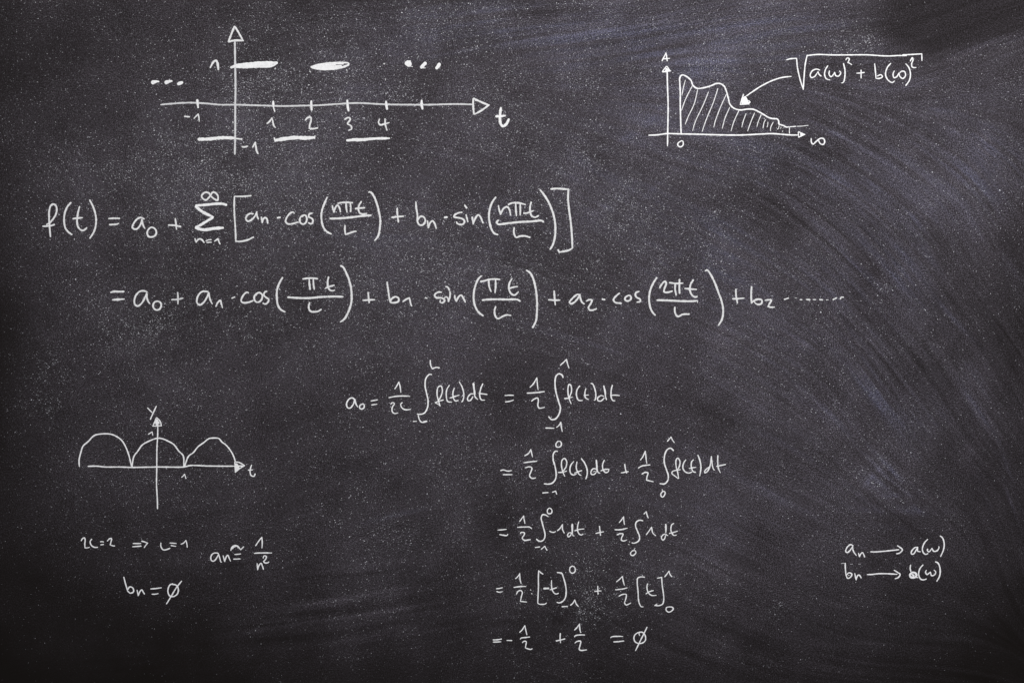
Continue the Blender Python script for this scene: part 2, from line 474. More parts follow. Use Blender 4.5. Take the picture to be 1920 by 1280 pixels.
CL1 = fbm(180, 4)
CL2 = fbm(46, 4, 0.8) * 0.8 + 0.35 * st_wide
CLUST = np.zeros_like(XX)
for (mx, my, rx, ry, amp) in [(480, 165, 60, 30, 1.0), (490, 190, 110, 60, 0.45), (380, 330, 120, 25, 0.8), (450, 345, 40, 14, 0.9), (690, 160, 30, 50, 0.9),
                              (400, 310, 170, 40, 0.3), (770, 170, 40, 30, 0.5), (1020, 300, 70, 25, 0.6), (1130, 300, 60, 25, 0.7), (1160, 380, 50, 22, 0.8),
                              (1100, 360, 120, 60, 0.3), (1080, 160, 50, 20, 0.5), (1240, 140, 36, 26, 1.0), (1330, 130, 45, 22, 0.6), (1320, 440, 90, 60, 0.45),
                              (340, 600, 120, 26, 0.7), (300, 620, 60, 16, 0.8), (480, 630, 60, 30, 0.5), (250, 660, 90, 60, 0.3), (80, 690, 50, 40, 0.5), (80, 770, 40, 20, 0.5),
                              (270, 705, 60, 20, 0.5), (1560, 90, 70, 26, 0.7), (1640, 80, 30, 20, 0.8), (1590, 60, 60, 30, 0.4), (1660, 890, 40, 34, 0.8),
                              (1690, 930, 50, 14, 0.5), (1850, 600, 60, 30, 0.45), (1150, 1070, 60, 60, 0.45), (1110, 1120, 30, 40, 0.6), (1130, 950, 40, 90, 0.4),
                              (700, 1000, 30, 50, 0.45), (690, 900, 80, 50, 0.25), (230, 920, 30, 18, 0.5), (410, 935, 60, 26, 0.35), (1460, 1140, 30, 20, 0.5),
                              (1470, 1235, 40, 16, 0.6), (1370, 1090, 60, 30, 0.4), (1780, 590, 60, 10, 0.7), (1640, 525, 50, 16, 0.7), (950, 870, 60, 40, 0.3),
                              (640, 520, 60, 40, 0.3), (1130, 540, 60, 40, 0.25), (1270, 520, 60, 40, 0.4), (1500, 560, 120, 40, 0.25), (900, 260, 140, 60, 0.35),
                              (720, 400, 60, 40, 0.4), (370, 1150, 50, 20, 0.3), (1240, 880, 120, 60, -0.1), (280, 350, 90, 40, 0.3), (1100, 1150, 90, 30, 0.3)]:
    CLUST += amp * np.exp(-((XX - mx) / rx) ** 2 - ((YY - my) / ry) ** 2)
CLUST = np.clip(CLUST, 0, 1.4) * np.clip(0.6 + 0.45 * CL2, 0, 2)

dv, df, da = dust_specks(1150000, 21)
me = bpy.data.meshes.new("chalk_dust")
me.vertices.add(len(dv)); me.vertices.foreach_set('co', dv.astype(np.float32).ravel())
me.loops.add(len(df) * 3); me.loops.foreach_set('vertex_index', df.astype(np.int32).ravel())
me.polygons.add(len(df)); me.polygons.foreach_set('loop_start', (np.arange(len(df)) * 3).astype(np.int32))
me.update(calc_edges=True)
at = me.attributes.new("amount", 'FLOAT', 'POINT')
at.data.foreach_set('value', da.astype(np.float32))
me.materials.append(MAT_DUST)
dust = bpy.data.objects.new("chalk_dust", me)
COL.objects.link(dust)
tag(dust, "loose white chalk dust specks scattered over the dark board", "chalk dust", kind="stuff")
print("dust specks", len(df) // 2)

# ------------------------------------------------------------------ chalk strokes
srnd = random.Random(3)

def catmull(pts, step):
    """centripetal Catmull-Rom through the points, resampled about every `step` px"""
    P = [np.array(p, float) for p in pts]
    if len(P) == 1:
        P = [P[0] - (0.25, 0), P[0] + (0.25, 0)]
    if len(P) == 2:
        n = max(2, int(np.linalg.norm(P[1] - P[0]) / step) + 1)
        return [P[0] + (P[1] - P[0]) * k / n for k in range(n + 1)]
    closed = np.linalg.norm(P[0] - P[-1]) < 0.3
    if closed:
        Q = [P[-2]] + P + [P[1]]
    else:
        Q = [2 * P[0] - P[1]] + P + [2 * P[-1] - P[-2]]
    out = []
    for i in range(1, len(Q) - 2):
        p0, p1, p2, p3 = Q[i - 1], Q[i], Q[i + 1], Q[i + 2]
        d01 = max(np.linalg.norm(p1 - p0), 1e-3) ** 0.5
        d12 = max(np.linalg.norm(p2 - p1), 1e-3) ** 0.5
        d23 = max(np.linalg.norm(p3 - p2), 1e-3) ** 0.5
        t0, t1 = 0, d01; t2 = t1 + d12; t3 = t2 + d23
        n = max(2, int(np.linalg.norm(p2 - p1) / step) + 1)
        for k in range(n):
            t = t1 + (t2 - t1) * k / n
            a1 = (t1 - t) / (t1 - t0) * p0 + (t - t0) / (t1 - t0) * p1
            a2 = (t2 - t) / (t2 - t1) * p1 + (t - t1) / (t2 - t1) * p2
            a3 = (t3 - t) / (t3 - t2) * p2 + (t - t2) / (t3 - t2) * p3
            b1 = (t2 - t) / (t2 - t0) * a1 + (t - t0) / (t2 - t0) * a2
            b2 = (t3 - t) / (t3 - t1) * a2 + (t - t1) / (t3 - t1) * a3
            out.append((t2 - t) / (t2 - t1) * b1 + (t - t1) / (t2 - t1) * b2)
    out.append(P[-1])
    return out

def ribbon(points, w, V, F, A, cut_in=False, cut_out=False):
    """a low rounded ridge of chalk along the points (photograph px)"""
    P = catmull(points, 1.3)
    # the given ends are where the chalk mark ends: leave room for the rounded tips
    if sum(np.linalg.norm(P[k + 1] - P[k]) for k in range(len(P) - 1)) > 2.5 * w and np.linalg.norm(P[0] - P[-1]) > 1.0:
        drop = max(1, int(round(0.28 * w / 1.3)))
        if cut_in: P = P[drop:]
        if cut_out: P = P[:-drop]
    n = len(P)
    L = sum(np.linalg.norm(P[k + 1] - P[k]) for k in range(n - 1))
    r = w / 2.0 * (1.07 if w >= 3.0 else 0.95)
    tang = []
    for k in range(n):
        d = P[min(k + 1, n - 1)] - P[max(k - 1, 0)]
        l = np.linalg.norm(d)
        tang.append(d / l if l > 1e-6 else (tang[-1] if tang else np.array((1.0, 0.0))))
    ph1, ph2 = srnd.uniform(0, 6.28), srnd.uniform(0, 6.28)
    rowsl = []
    acc = 0.0
    t_in = srnd.uniform(0.72, 0.98); t_out = srnd.uniform(0.62, 0.95)
    for k in range(n):
        if k: acc += np.linalg.norm(P[k] - P[k - 1])
        f = 1 + 0.07 * math.sin(acc * 0.31 + ph1) + 0.05 * math.sin(acc * 0.83 + ph2) + srnd.uniform(-0.05, 0.05)
        e_in = min(1.0, acc / 7.0); e_out = min(1.0, (L - acc) / 8.0)
        f *= (t_in + (1 - t_in) * e_in) * (t_out + (1 - t_out) * e_out)
        rowsl.append((P[k], tang[k], r * f, 1.0))
    # rounded ends
    head = [(P[0] - tang[0] * r * t_in * s, tang[0], r * t_in * c, c) for s, c in ((0.97, 0.22), (0.8, 0.6), (0.45, 0.9))]
    tail = [(P[-1] + tang[-1] * r * t_out * s, tang[-1], r * t_out * c, c) for s, c in ((0.45, 0.9), (0.8, 0.6), (0.97, 0.22))]
    allr = head + rowsl + tail
    h = (0.00018 + 0.00005 * min(w, 6)) * srnd.uniform(0.9, 1.1)
    b = len(V)
    for (p, t, rr, c) in allr:
        nrm = np.array((-t[1], t[0]))
        for off, hh, ld in ((-1, 0.06, 0.52), (-0.62, 0.75, 0.92), (0, 1.0, 1.0), (0.62, 0.75, 0.92), (1, 0.06, 0.52)):
            q = p + nrm * (rr * off * (1 + srnd.uniform(-0.05, 0.05)))
            x, z = W(q[0], q[1])
            V.append((x, -h * hh * (0.4 + 0.6 * c), z))
            A.append(ld * (0.75 + 0.25 * c))
    for k in range(len(allr) - 1):
        for j in range(4):
            a = b + k * 5 + j
            F.append((a, a + 1, a + 6, a + 5))

def parse(text, ox, oy, s):
    """'x,y x,y / x,y': px in an enlarged view with origin ox,oy and scale s; '/' is a sharp corner"""
    runs = []; cur = []
    for tk in text.split():
        if tk == '/':
            runs.append(cur); cur = [cur[-1]]
        else:
            x, y = tk.split(',')
            cur.append((ox + float(x) / s, oy + float(y) / s))
    runs.append(cur)
    return runs

VIEWS = {
    'A': (260, 30, 4.572), 'C': (60, 340, 6.4), 'D': (340, 340, 6.4), 'E': (600, 340, 6.4), 'F': (840, 340, 6.4),
    'G': (190, 490, 6.4), 'H': (430, 490, 6.4), 'I': (660, 490, 6.4), 'J': (880, 490, 6.4), 'K': (1100, 490, 6.4), 'M': (1320, 490, 6.4),
    'N': (1200, 80, 6.097), 'O': (1460, 80, 6.097), 'P': (130, 740, 5.0526), 'Q': (130, 980, 6.4), 'T': (370, 990, 10.667),
    'V': (640, 660, 6.4), 'W': (900, 660, 6.4), 'X': (920, 800, 7.68), 'Y': (1140, 800, 7.68),
    'Z1': (910, 940, 9.6), 'Z2': (1100, 940, 9.6), 'Z3': (910, 1050, 9.6), 'Z4': (1100, 1050, 9.6),
    'Z5': (910, 1160, 9.6), 'Z6': (1100, 1160, 9.6), 'AA': (1560, 990, 8.0)}

SEPARATE = {'dotted_line': 'dot', 'dashed_line': 'dash', 'chalk_dot': 'dot'}

def chalk_thing(name, label, category, width, mat, parts, group=None):
    """parts: (part name, view, [stroke or (stroke, width)], optional material)"""
    built = []
    lo = [1e9, 1e9]; hi = [-1e9, -1e9]
    single = []
    for p in parts:
        if p[0] in SEPARATE:
            single += [(SEPARATE[p[0]], p[1], [st]) + tuple(p[3:]) for st in p[2]]
        else:
            single.append(p)
    for p in single:
        pname, view, strokes = p[0], p[1], p[2]
        pmat = p[3] if len(p) > 3 else mat
        V, F, A = [], [], []
        for s in strokes:
            txt, w = (s if isinstance(s, tuple) else (s, width))
            runs = parse(txt, *VIEWS[view])
            for q, run in enumerate(runs):
                ribbon(run, w, V, F, A, q == 0, q == len(runs) - 1)
        xs = [v[0] for v in V]; zs = [v[2] for v in V]
        lo = [min(lo[0], min(xs)), min(lo[1], min(zs))]
        hi = [max(hi[0], max(xs)), max(hi[1], max(zs))]
        built.append((pname, V, F, A, pmat, ((min(xs) + max(xs)) / 2, (min(zs) + max(zs)) / 2)))
    root = bpy.data.objects.new(name, None)
    root.empty_display_size = 0.05
    cx, cz = (lo[0] + hi[0]) / 2, (lo[1] + hi[1]) / 2
    root.location = (cx, -0.00003, cz)
    COL.objects.link(root)
    tag(root, label, category, group)
    for (pname, V, F, A, pmat, (mx, mz)) in built:
        V2 = [(v[0] - mx, v[1], v[2] - mz) for v in V]
        mesh_object(pname, V2, F, pmat, root, (mx - cx, 0, mz - cz), smooth=True, attrs={"load": A})
    return root

def fill(tri, n, w):
    """scribble that fills a triangle given as three (x, y)"""
    a, b, c = [np.array(t, float) for t in tri]
    out = []
    for k in range(n):
        f = (k + 0.6) / n
        p = a + (b - a) * f; q = a + (c - a) * f
        out.append(("%.1f,%.1f %.1f,%.1f" % (p[0], p[1], q[0], q[1]), w))
    return out

# ---- square wave graph, upper left
chalk_thing("wave_graph", "chalk graph of a square wave with thick bars and two rows of dots", "chalk drawing", 3.5, M_SOFT, [
    ("vertical_axis", 'A', ["824,212 826,330 828,450 830,640 828,760 828,960 826,1100 824,1190"], M_GREY),
    ("arrowhead", 'A', [("823,88 795,155 770,222", 3.6), ("768,224 820,212 900,212", 3.6), ("824,90 860,150 892,208", 3.4)]),
    ("horizontal_axis", 'A', [("185,762 300,752 420,745 560,750 700,762 828,762 960,766 1100,770 1240,774 1400,770 1520,768 1646,760 1726,755 1846,748 1946,750 2066,757 2206,761 2346,762 2496,762 2646,758 2746,757 2864,760", 3.1)], M_GREY),
    ("arrowhead", 'A', ["2867,708 2868,780 2875,846", "2868,706 2920,732 3000,766 / 2940,810 2876,846", ("2880,724 2926,736", 2.4)]),
    ("tick_mark", 'A', [("502,718 505,750 510,790", 4.4)], M_FULL),
    ("tick_mark", 'A', [("1153,730 1156,785", 4.6), ("1156,785 1168,824", 3.4)], M_FULL),
    ("tick_mark", 'A', [("1480,728 1480,770 1483,812", 4.4)], M_FULL),
    ("tick_mark", 'A', [("1788,720 1792,775 1800,818", 4.2)], M_FULL),
    ("tick_mark", 'A', [("2120,730 2124,770 2130,803", 4.6)], M_FULL),
    ("tick_mark", 'A', [("2426,722 2426,765 2434,802", 4.8)], M_FULL),
    ("digit_one", 'A', [("612,448 640,398 662,380", 3.6), ("662,380 676,405 683,464", 4.2)]),
    ("high_bar", 'A', [("788,444 850,424 960,411 1060,403 1188,404", 5.2), ("835,438 950,436 1070,428 1148,424", 5.4), ("1186,406 1145,430 1040,440", 3.4), ("860,425 1000,424 1130,415", 5.0)], M_FULL),
    ("high_bar", 'A', [("1478,438 1550,418 1646,405 1740,402 1795,405 1806,414", 3.2), ("1476,440 1540,455 1650,457 1750,440 1804,418", 3.6), ("1500,440 1620,446 1740,430", 5.0), ("1530,430 1640,424 1690,420", 4.0), ("1560,412 1660,410 1760,414", 2.6)], M_FULL),
    ("low_bar", 'A', [("512,1058 600,1056 720,1045 825,1048", 5.6), ("825,1050 885,1058", 3.0), ("885,1052 884,1062", 2.4)], M_FULL),
    ("low_bar", 'A', [("1178,1066 1250,1054 1340,1044 1430,1047 1506,1042", 6.4), ("1163,1048 1172,1074", 3.2), ("1511,1030 1508,1052", 2.6)], M_FULL),
    ("low_bar", 'A', [("1782,1068 1866,1062 1946,1058 2046,1051 2154,1050", 4.4), ("1830,1062 1920,1062 1970,1058", 5.6)], M_FULL),
    ("ellipsis_dot", 'A', [("125,570 150,564", 8.2), ("150,562 170,564", 4)], M_FULL),
    ("ellipsis_dot", 'A', [("238,570 262,562", 8.4), ("262,558 282,560", 4)], M_FULL),
    ("ellipsis_dot", 'A', [("343,582 370,572", 7.2)], M_FULL),
    ("ellipsis_dot", 'A', [("2300,408 2316,414", 11.0), ("2326,432 2352,436", 1.6), ("2306,392 2326,390", 5)], M_FULL),
    ("ellipsis_dot", 'A', [("2425,440 2444,420 2456,408", 7.0), ("2425,446 2462,448", 2)], M_FULL),
    ("ellipsis_dot", 'A', [("2556,446 2568,432 2576,416", 7.2)], M_FULL),
    ("minus_sign", 'A', [("390,862 440,866", 3.0)]),
    ("digit_one", 'A', [("472,882 510,842 / 516,870 520,910", 2.9)]),
    ("minus_sign", 'A', [("884,1122 908,1124 938,1116", 4.0)]),
    ("digit_one", 'A', [("975,1130 1000,1086 / 1006,1130 1014,1165 1026,1184", 3.3)]),
    ("digit_one", 'A', [("1098,925 1122,905 1142,876 / 1150,905 1160,945 1176,960", 3.0)]),
    ("digit_two", 'A', [("1428,897 1448,874 1474,870 1478,895 1466,935 1464,965 / 1500,968 1538,960", 3.1)]),
    ("digit_three", 'A', [("1764,888 1798,872 1814,886 1786,926", 3.0), ("1786,926 1820,944 1824,970 1796,984", 3.0)]),
    ("digit_four", 'A', [("2066,882 2056,912 2070,934 2110,926 2152,914", 3.0), ("2112,880 2114,930 2130,985", 3.0)]),
    ("letter_t", 'A', [("3106,784 3098,850 3102,922 3122,946 3150,930 3174,884", 4.6), ("3060,862 3106,860 3146,855", 4.2)], M_FULL),
    ("dotted_line", 'A', [("800,500", 2.0), ("802,550", 2.2), ("820,598", 2.2), ("815,745", 1.8), ("808,805", 2.4), ("808,908 809,918", 2.2), ("808,985", 2.0)], M_GREY),
    ("dotted_line", 'A', [("1172,455", 3.0), ("1160,550", 2.8), ("1162,628 1163,634", 1.8), ("1152,690", 2.0)], M_GREY),
    ("dotted_line", 'A', [("1468,476 1473,482", 3.0), ("1460,592", 3.0), ("1453,672", 2.2), ("1466,855", 2.2), ("1460,985", 2.4)], M_GREY),
    ("dotted_line", 'A', [("1782,456 1788,482", 2.2), ("1784,577", 2.8), ("1772,655", 2.4), ("1775,830 1777,840", 2.0)], M_GREY),
    ("dotted_line", 'A', [("2105,411", 3.2), ("2115,540 2116,552", 2.0), ("2120,662 2121,670", 2.0)], M_GREY),
])

# ---- first line of the series
chalk_thing("series_equation", "long chalk equation starting f(t) with large sigma and tall square brackets", "chalk formula", 3.2, M_SOFT, [
    ("letter_f", 'C', ["170,522 212,498 262,440 294,370 290,300 258,275 226,292 206,360 205,450 212,560 222,672", "125,540 200,536 240,530 275,516"]),
    ("left_parenthesis", 'C', ["470,252 420,312 390,400 385,480 400,560 440,612 482,642"]),
    ("letter_t", 'C', ["572,298 552,380 540,465 550,540 580,580 612,590 640,575 660,555", ("488,450 550,442 612,436", 3.6)]),
    ("right_parenthesis", 'C', ["690,220 735,310 764,410 768,500 745,600 692,688"]),
    ("equals_sign", 'C', ["915,448 985,444 1058,446", "925,520 990,518 1020,514 1045,503"]),
    ("letter_a", 'C', ["1350,455 1305,435 1260,455 1215,515 1205,555 1230,575 1265,568 1306,510 1320,450", "1318,455 1335,530 1358,572"]),
    ("digit_zero", 'C', ["1432,552 1395,580 1382,625 1400,662 1440,668 1478,650 1492,605 1470,565 1432,552"]),
    ("plus_sign", 'C', ["1718,440 1728,510 1735,582", "1632,525 1700,528 1790,545"]),
    ("infinity_sign", 'D', ["345,172 330,140 275,138 243,178 262,210 297,225 325,200 350,170 372,136 408,138 440,182 434,228 395,212 350,176"]),
    ("sigma_sign", 'D', [("545,286 500,272 420,270 300,282 172,292", 4.4), ("168,300 260,370 388,432", 4.8), ("380,434 300,482 220,530 170,552", 4.4), ("168,558 270,582 390,566 508,558", 5.2)], M_FULL),
    ("letter_n", 'D', ["165,690 178,730 / 200,700 225,690 250,705 278,740"]),
    ("equals_sign", 'D', [("290,718 330,702 365,700", 2.8), ("300,734 365,730", 2.8)]),
    ("digit_one", 'D', ["400,718 440,690 / 450,720 466,758"]),
    ("left_square_bracket", 'D', [("842,172 740,182 638,182 / 634,280 640,450 648,560 654,718 / 700,722 800,702 870,665", 3.0)]),
    ("letter_a", 'D', ["870,392 822,388 782,420 775,455 800,480 850,455 890,405 908,360", "905,380 912,425 928,458"]),
    ("letter_n", 'D', ["960,425 970,495 / 985,450 1008,435 1028,455 1038,510"]),
    ("multiplication_dot", 'D', [("1158,438 1182,434", 4.8)], M_FULL),
    ("letter_c", 'D', ["1358,388 1340,370 1305,385 1262,440 1252,485 1280,512 1340,508 1405,488"]),
    ("letter_o", 'D', ["1455,405 1425,440 1425,490 1455,514 1490,500 1506,450 1490,410 1465,408 1448,430"]),
    ("letter_s", 'D', ["1575,380 1535,395 1530,425 1570,450 1580,475 1562,510 1518,496"]),
    ("left_parenthesis", 'D', [("1752,185 1720,260 1688,350 1680,440 1700,540 1740,600 1805,635", 3.4)]),
    ("letter_n", 'E', ["145,285 155,330 168,370 / 185,315 210,288 232,315 247,375"]),
    ("pi_sign", 'E', ["210,268 250,258 310,254 395,258", "312,260 316,320 325,378", "362,258 368,310 366,370"]),
    ("letter_t", 'E', ["498,240 468,290 460,335 478,380 515,394 568,384", "420,330 480,322 540,318"]),
    ("fraction_bar", 'E', [("115,448 250,444 400,430 500,416 615,408", 3.8)]),
    ("letter_l", 'E', ["300,525 298,580 306,638 / 340,628 400,606 438,600"]),
    ("right_parenthesis", 'E', [("580,134 602,128 640,170 680,260 708,370 724,470 718,560 696,660 652,715", 3.6)]),
    ("plus_sign", 'E', ["925,322 930,410 942,495", "858,434 930,425 1005,420"]),
    ("letter_b", 'E', ["1150,242 1155,320 1170,410 1172,490 1200,526 1240,518 1264,470 1245,430 1205,422 1178,465"]),
    ("letter_n", 'E', ["1288,470 1299,556 / 1320,500 1350,475 1375,505 1396,572"]),
    ("multiplication_dot", 'E', [("1500,434 1520,431", 4.8)], M_FULL),
    ("letter_s", 'F', ["172,372 130,378 80,405 72,428 110,436 172,450 198,478 188,508 150,520 112,506 100,484"]),
    ("letter_i", 'F', ["215,395 226,440 240,494", ("200,288 222,318", 3.6)]),
    ("letter_n", 'F', ["290,425 302,512 / 325,450 360,405 385,420 405,465 422,505"]),
    ("left_parenthesis", 'F', [("575,188 525,262 494,370 494,460 520,570 560,628 605,642", 3.5)]),
    ("letter_n", 'F', ["604,288 614,340 630,394 / 665,330 705,306 735,335 752,415"]),
    ("pi_sign", 'F', ["720,285 765,262 850,260 935,282", "812,265 814,340 822,422", "866,262 868,340 866,412"]),
    ("letter_t", 'F', ["1000,245 986,300 985,360 1000,408 1040,432 1092,410", "905,385 960,378 1030,350"]),
    ("fraction_bar", 'F', [("608,465 584,490 600,514 700,506 850,490 1000,482 1130,474 1146,492", 3.7)]),
    ("letter_l", 'F', ["795,550 790,610 800,650 822,673 860,660 920,656 990,675"]),
    ("right_parenthesis", 'F', [("1102,98 1170,188 1230,300 1270,420 1288,540 1284,660 1258,760 1222,820", 3.6)]),
    ("right_square_bracket", 'F', [("1230,94 1300,88 1446,98 / 1440,200 1454,350 1474,500 1486,650 1494,800 / 1450,826 1335,850 / 1322,824", 3.4)]),
])

# ---- second line
chalk_thing("series_expansion", "widest chalk line, cos and sin terms ending in small dashes", "chalk formula", 3.2, M_SOFT, [
    ("equals_sign", 'G', [("110,374 150,362 210,364 275,362", 3.6), ("130,462 280,452", 3.8)]),
    ("letter_a", 'G', ["555,372 530,358 468,358 420,400 396,470 405,520 440,535 485,500 525,430 545,375", "545,380 548,440 565,485 586,512"]),
    ("digit_zero", 'G', ["665,478 630,500 622,545 655,582 695,575 718,530 705,490 665,478"]),
    ("plus_sign", 'G', ["915,368 920,440 918,515", "840,460 920,455 985,440"], M_GREY),
    ("letter_a", 'G', ["1285,365 1220,360 1180,385 1150,440 1150,500 1182,522 1220,500 1262,440 1290,372", "1288,370 1298,430 1315,480 1335,515"]),
    ("digit_one", 'G', ["1372,545 1400,490 1428,470 1440,510 1455,560"]),
    ("multiplication_dot", 'G', [("1570,440 1600,428", 3.6)]),
    ("letter_c", 'H', ["232,382 215,370 180,392 145,450 145,480 175,497 240,488 290,468"]),
    ("letter_o", 'H', ["345,376 310,400 298,450 320,485 360,485 390,450 394,400 362,376 335,382 318,412"]),
    ("letter_s", 'H', ["456,358 425,370 415,408 440,432 472,458 460,495 430,512 398,500"]),
    ("left_parenthesis", 'H', [("642,190 600,260 572,350 570,440 585,530 620,580 672,608", 3.5)]),
    ("pi_sign", 'H', ["875,212 940,203 1000,202 1065,210", "958,210 962,280 970,342", "1008,198 1010,280 1020,342"]),
    ("letter_t", 'H', ["1192,182 1180,240 1185,310 1210,345 1240,352 1270,342", "1155,320 1210,300 1262,286"]),
    ("fraction_bar", 'H', [("698,430 800,438 950,440 1100,428 1240,422 1370,424", 3.6)]),
    ("letter_l", 'H', ["965,490 952,540 960,580 985,602 1060,600 1106,574"]),
    ("right_parenthesis", 'H', [("1332,52 1362,66 1408,150 1448,260 1467,380 1462,500 1430,600 1385,685 1330,728", 3.6)]),
    ("plus_sign", 'H', ["1665,368 1672,440 1678,500", "1600,468 1680,462 1752,460"]),
    ("letter_b", 'I', ["420,245 432,330 455,470 465,492 510,496 555,480 560,445 525,424 480,445 460,482"]),
    ("digit_one", 'I', ["608,485 650,455 688,438 / 700,490 712,528 722,540"]),
    ("multiplication_dot", 'I', [("884,437 897,442", 3.6)]),
    ("letter_s", 'I', ["1080,370 1030,370 992,405 1010,434 1080,440 1112,468 1085,497 1058,488 1062,458"]),
    ("letter_i", 'I', ["1175,360 1178,400 1168,450 1155,488", "1120,300 1150,312 1172,355", ("1100,448 1132,424 1152,450 1158,486", 2.8)]),
    ("letter_n", 'I', ["1232,400 1236,440 1252,476 / 1280,425 1310,405 1335,440 1362,495"]),
    ("left_parenthesis", 'I', [("1555,172 1515,212 1475,310 1459,420 1475,530 1520,610 1578,655", 3.5)]),
    ("pi_sign", 'J', ["130,242 180,234 250,216 310,212 372,218", "232,222 238,300 264,370", "315,215 315,300 308,382"]),
    ("letter_t", 'J', ["514,202 482,260 475,330 505,390 545,404 592,362", "470,330 520,312 585,300"]),
    ("fraction_bar", 'J', [("152,465 220,458 330,455 450,458 580,460 612,480", 3.6)]),
    ("letter_l", 'J', ["318,538 302,590 310,650 340,686 400,660 450,642 505,650"]),
    ("right_parenthesis", 'J', [("682,104 730,140 770,220 800,350 812,480 811,600 800,710 758,798", 3.6)]),
    ("plus_sign", 'J', ["1018,350 1022,430 1032,528", "945,460 1020,465 1092,465"]),
    ("letter_a", 'J', ["1325,400 1290,400 1240,440 1202,492 1220,508 1260,490 1305,440 1328,398", "1325,400 1335,450 1352,490 1382,512"]),
    ("digit_two", 'J', ["1402,478 1440,460 1470,465 1455,510 1430,550 1440,580 1480,585 1530,565"]),
    ("multiplication_dot", 'J', [("1600,455 1622,458", 4.4)], M_FULL),
    ("letter_c", 'K', ["398,380 370,400 325,450 325,475 350,495 422,502"]),
    ("letter_o", 'K', ["495,412 465,430 460,460 490,476 525,460 532,425 510,408 485,416"]),
    ("letter_s", 'K', ["632,360 595,372 585,405 600,432 642,455 640,482 598,490"]),
    ("left_parenthesis", 'K', [("845,192 805,250 765,340 749,440 760,540 790,610 828,650", 3.4)]),
    ("digit_two", 'K', ["875,320 900,275 940,240 955,262 932,330 930,366 970,372 1030,356"]),
    ("pi_sign", 'K', ["990,255 1070,265 1160,262", "1062,268 1062,340 1075,410", "1115,210 1112,300 1115,388"]),
    ("letter_t", 'K', ["1282,218 1250,270 1238,340 1260,400 1300,428 1332,420", "1172,325 1250,332 1325,338"]),
    ("fraction_bar", 'K', [("840,465 960,468 1100,475 1250,478 1330,472", 3.6), ("1330,474 1330,492", 2.8)]),
    ("letter_l", 'K', ["1058,545 1058,600 1078,650 1100,661 1150,636 1236,632"]),
    ("right_parenthesis", 'K', [("1420,118 1445,104 1480,145 1530,240 1580,370 1620,480 1638,590 1625,690 1580,770", 3.4)]),
    ("plus_sign", 'M', ["382,328 384,400 402,508", "338,450 400,448 488,440"]),
    ("letter_b", 'M', ["572,298 566,400 570,498 / 600,472 650,454 692,465 692,500 660,518 620,505 602,478"]),
    ("digit_two", 'M', ["730,468 770,462 808,464 790,500 768,540 / 800,550 852,548"]),
    ("dashed_line", 'M', [("960,458 1020,438", 3.4), ("1095,440 1112,440", 1.9), ("1155,460 1172,460", 3.0), ("1230,458 1268,460", 3.0), ("1312,458 1338,460", 2.3), ("1390,458 1422,462", 3.0),
                          ("1470,462 1488,462", 2.8), ("1550,458 1590,438", 3.0), ("1635,448 1650,430 1672,430", 3.4)]),
])

# ---- spectrum graph, upper right
N_HATCH = ["520,425 495,520 478,610", "600,492 520,650 472,785", "660,535 620,700 550,850 515,940", "785,560 720,720 630,910 600,1015",
           "892,520 840,680 750,900 708,1025", "988,590 920,740 860,900 842,975", "1028,735 970,870 938,990", "1132,775 1075,900 1038,1020",
           "1215,805 1180,900 1162,975", "1312,800 1270,900 1228,1018", "1388,820 1350,910 1335,968", "1405,985 1422,905 1442,878",
           "1462,905 1460,940 1450,972", "1525,905 1495,970 1490,1018", "1592,945 1580,985 1562,992", "1614,962 1606,990", "1632,1008 1628,1024"]
chalk_thing("spectrum_graph", "small bright chalk graph with hatched area under a falling curve", "chalk drawing", 2.7, M_FRESH, [
    ("vertical_axis", 'N', [("310,300 314,500 321,700 319,900 316,1050 314,1190", 2.8)]),
    ("arrowhead", 'N', [("305,268 252,338", 2.4), ("252,338 345,326 / 305,268", 2.6), ("300,300 325,318", 4.0), ("295,318 330,320", 3.4)]),
    ("letter_a", 'N', [("250,215 275,165 296,122 / 305,170 312,218", 2.5), ("250,190 345,182", 2.4)]),
    ("horizontal_axis", 'N', [("95,1060 200,1056 300,1042 460,1045 700,1050 900,1056 1150,1058 1400,1046 1520,1042 1700,1056 1812,1058", 2.8)]),
    ("arrowhead", 'N', [("1808,1018 1814,1082 / 1884,1052 / 1808,1018", 2.2), ("1830,1046 1862,1052 1834,1066", 3.0)]),
    ("curve", 'N', [("470,1052 465,900 460,700 460,560 456,480 454,410 470,378 500,374 580,430 605,490 650,524 720,520 820,492 870,470 920,472 962,500 985,550 1010,640 1030,710 1080,755 1150,772 1230,762 1300,766 1390,810 1480,862 1530,872 1568,874 1586,900 1588,930 1640,950 1670,966 1705,965", 2.8),
                    ("1705,965 1790,958", 2.0), ("1790,958 1850,956 1930,946", 1.3), ("1708,965 1708,1048", 2.0)]),
    ("curve_trace", 'N', [("446,405 449,465", 1.6)], M_GREY),
    ] + [("hatch_line", 'N', [(h, 1.75)], M_WHITE) for h in N_HATCH] + [
    ("digit_zero", 'N', [("470,1125 435,1150 435,1180 465,1192 492,1172 490,1130 462,1122", 2.6)]),
    ("omega_sign", 'O', [("372,1090 374,1140 392,1162 430,1130 480,1095 515,1102 526,1135 510,1165 478,1158 455,1120", 2.6)]),
])
chalk_thing("pointing_arrow", "curved chalk arrow with solid head pointing from square root to hatched graph", "chalk arrow", 2.6, M_FRESH, [
    ("arrow_shaft", 'N', [("1735,388 1640,398 1540,425 1400,490 1290,560 1212,615", 2.6)]),
    ("arrowhead", 'N', [("1184,588 1146,708 / 1245,702 / 1200,610", 2.7), ("1196,630 1172,690", 5.0), ("1190,690 1230,690", 4.4), ("1210,640 1222,680", 5.6), ("1202,640 1196,680", 5.6), ("1236,660 1258,682 1232,696", 2.4)]),
])
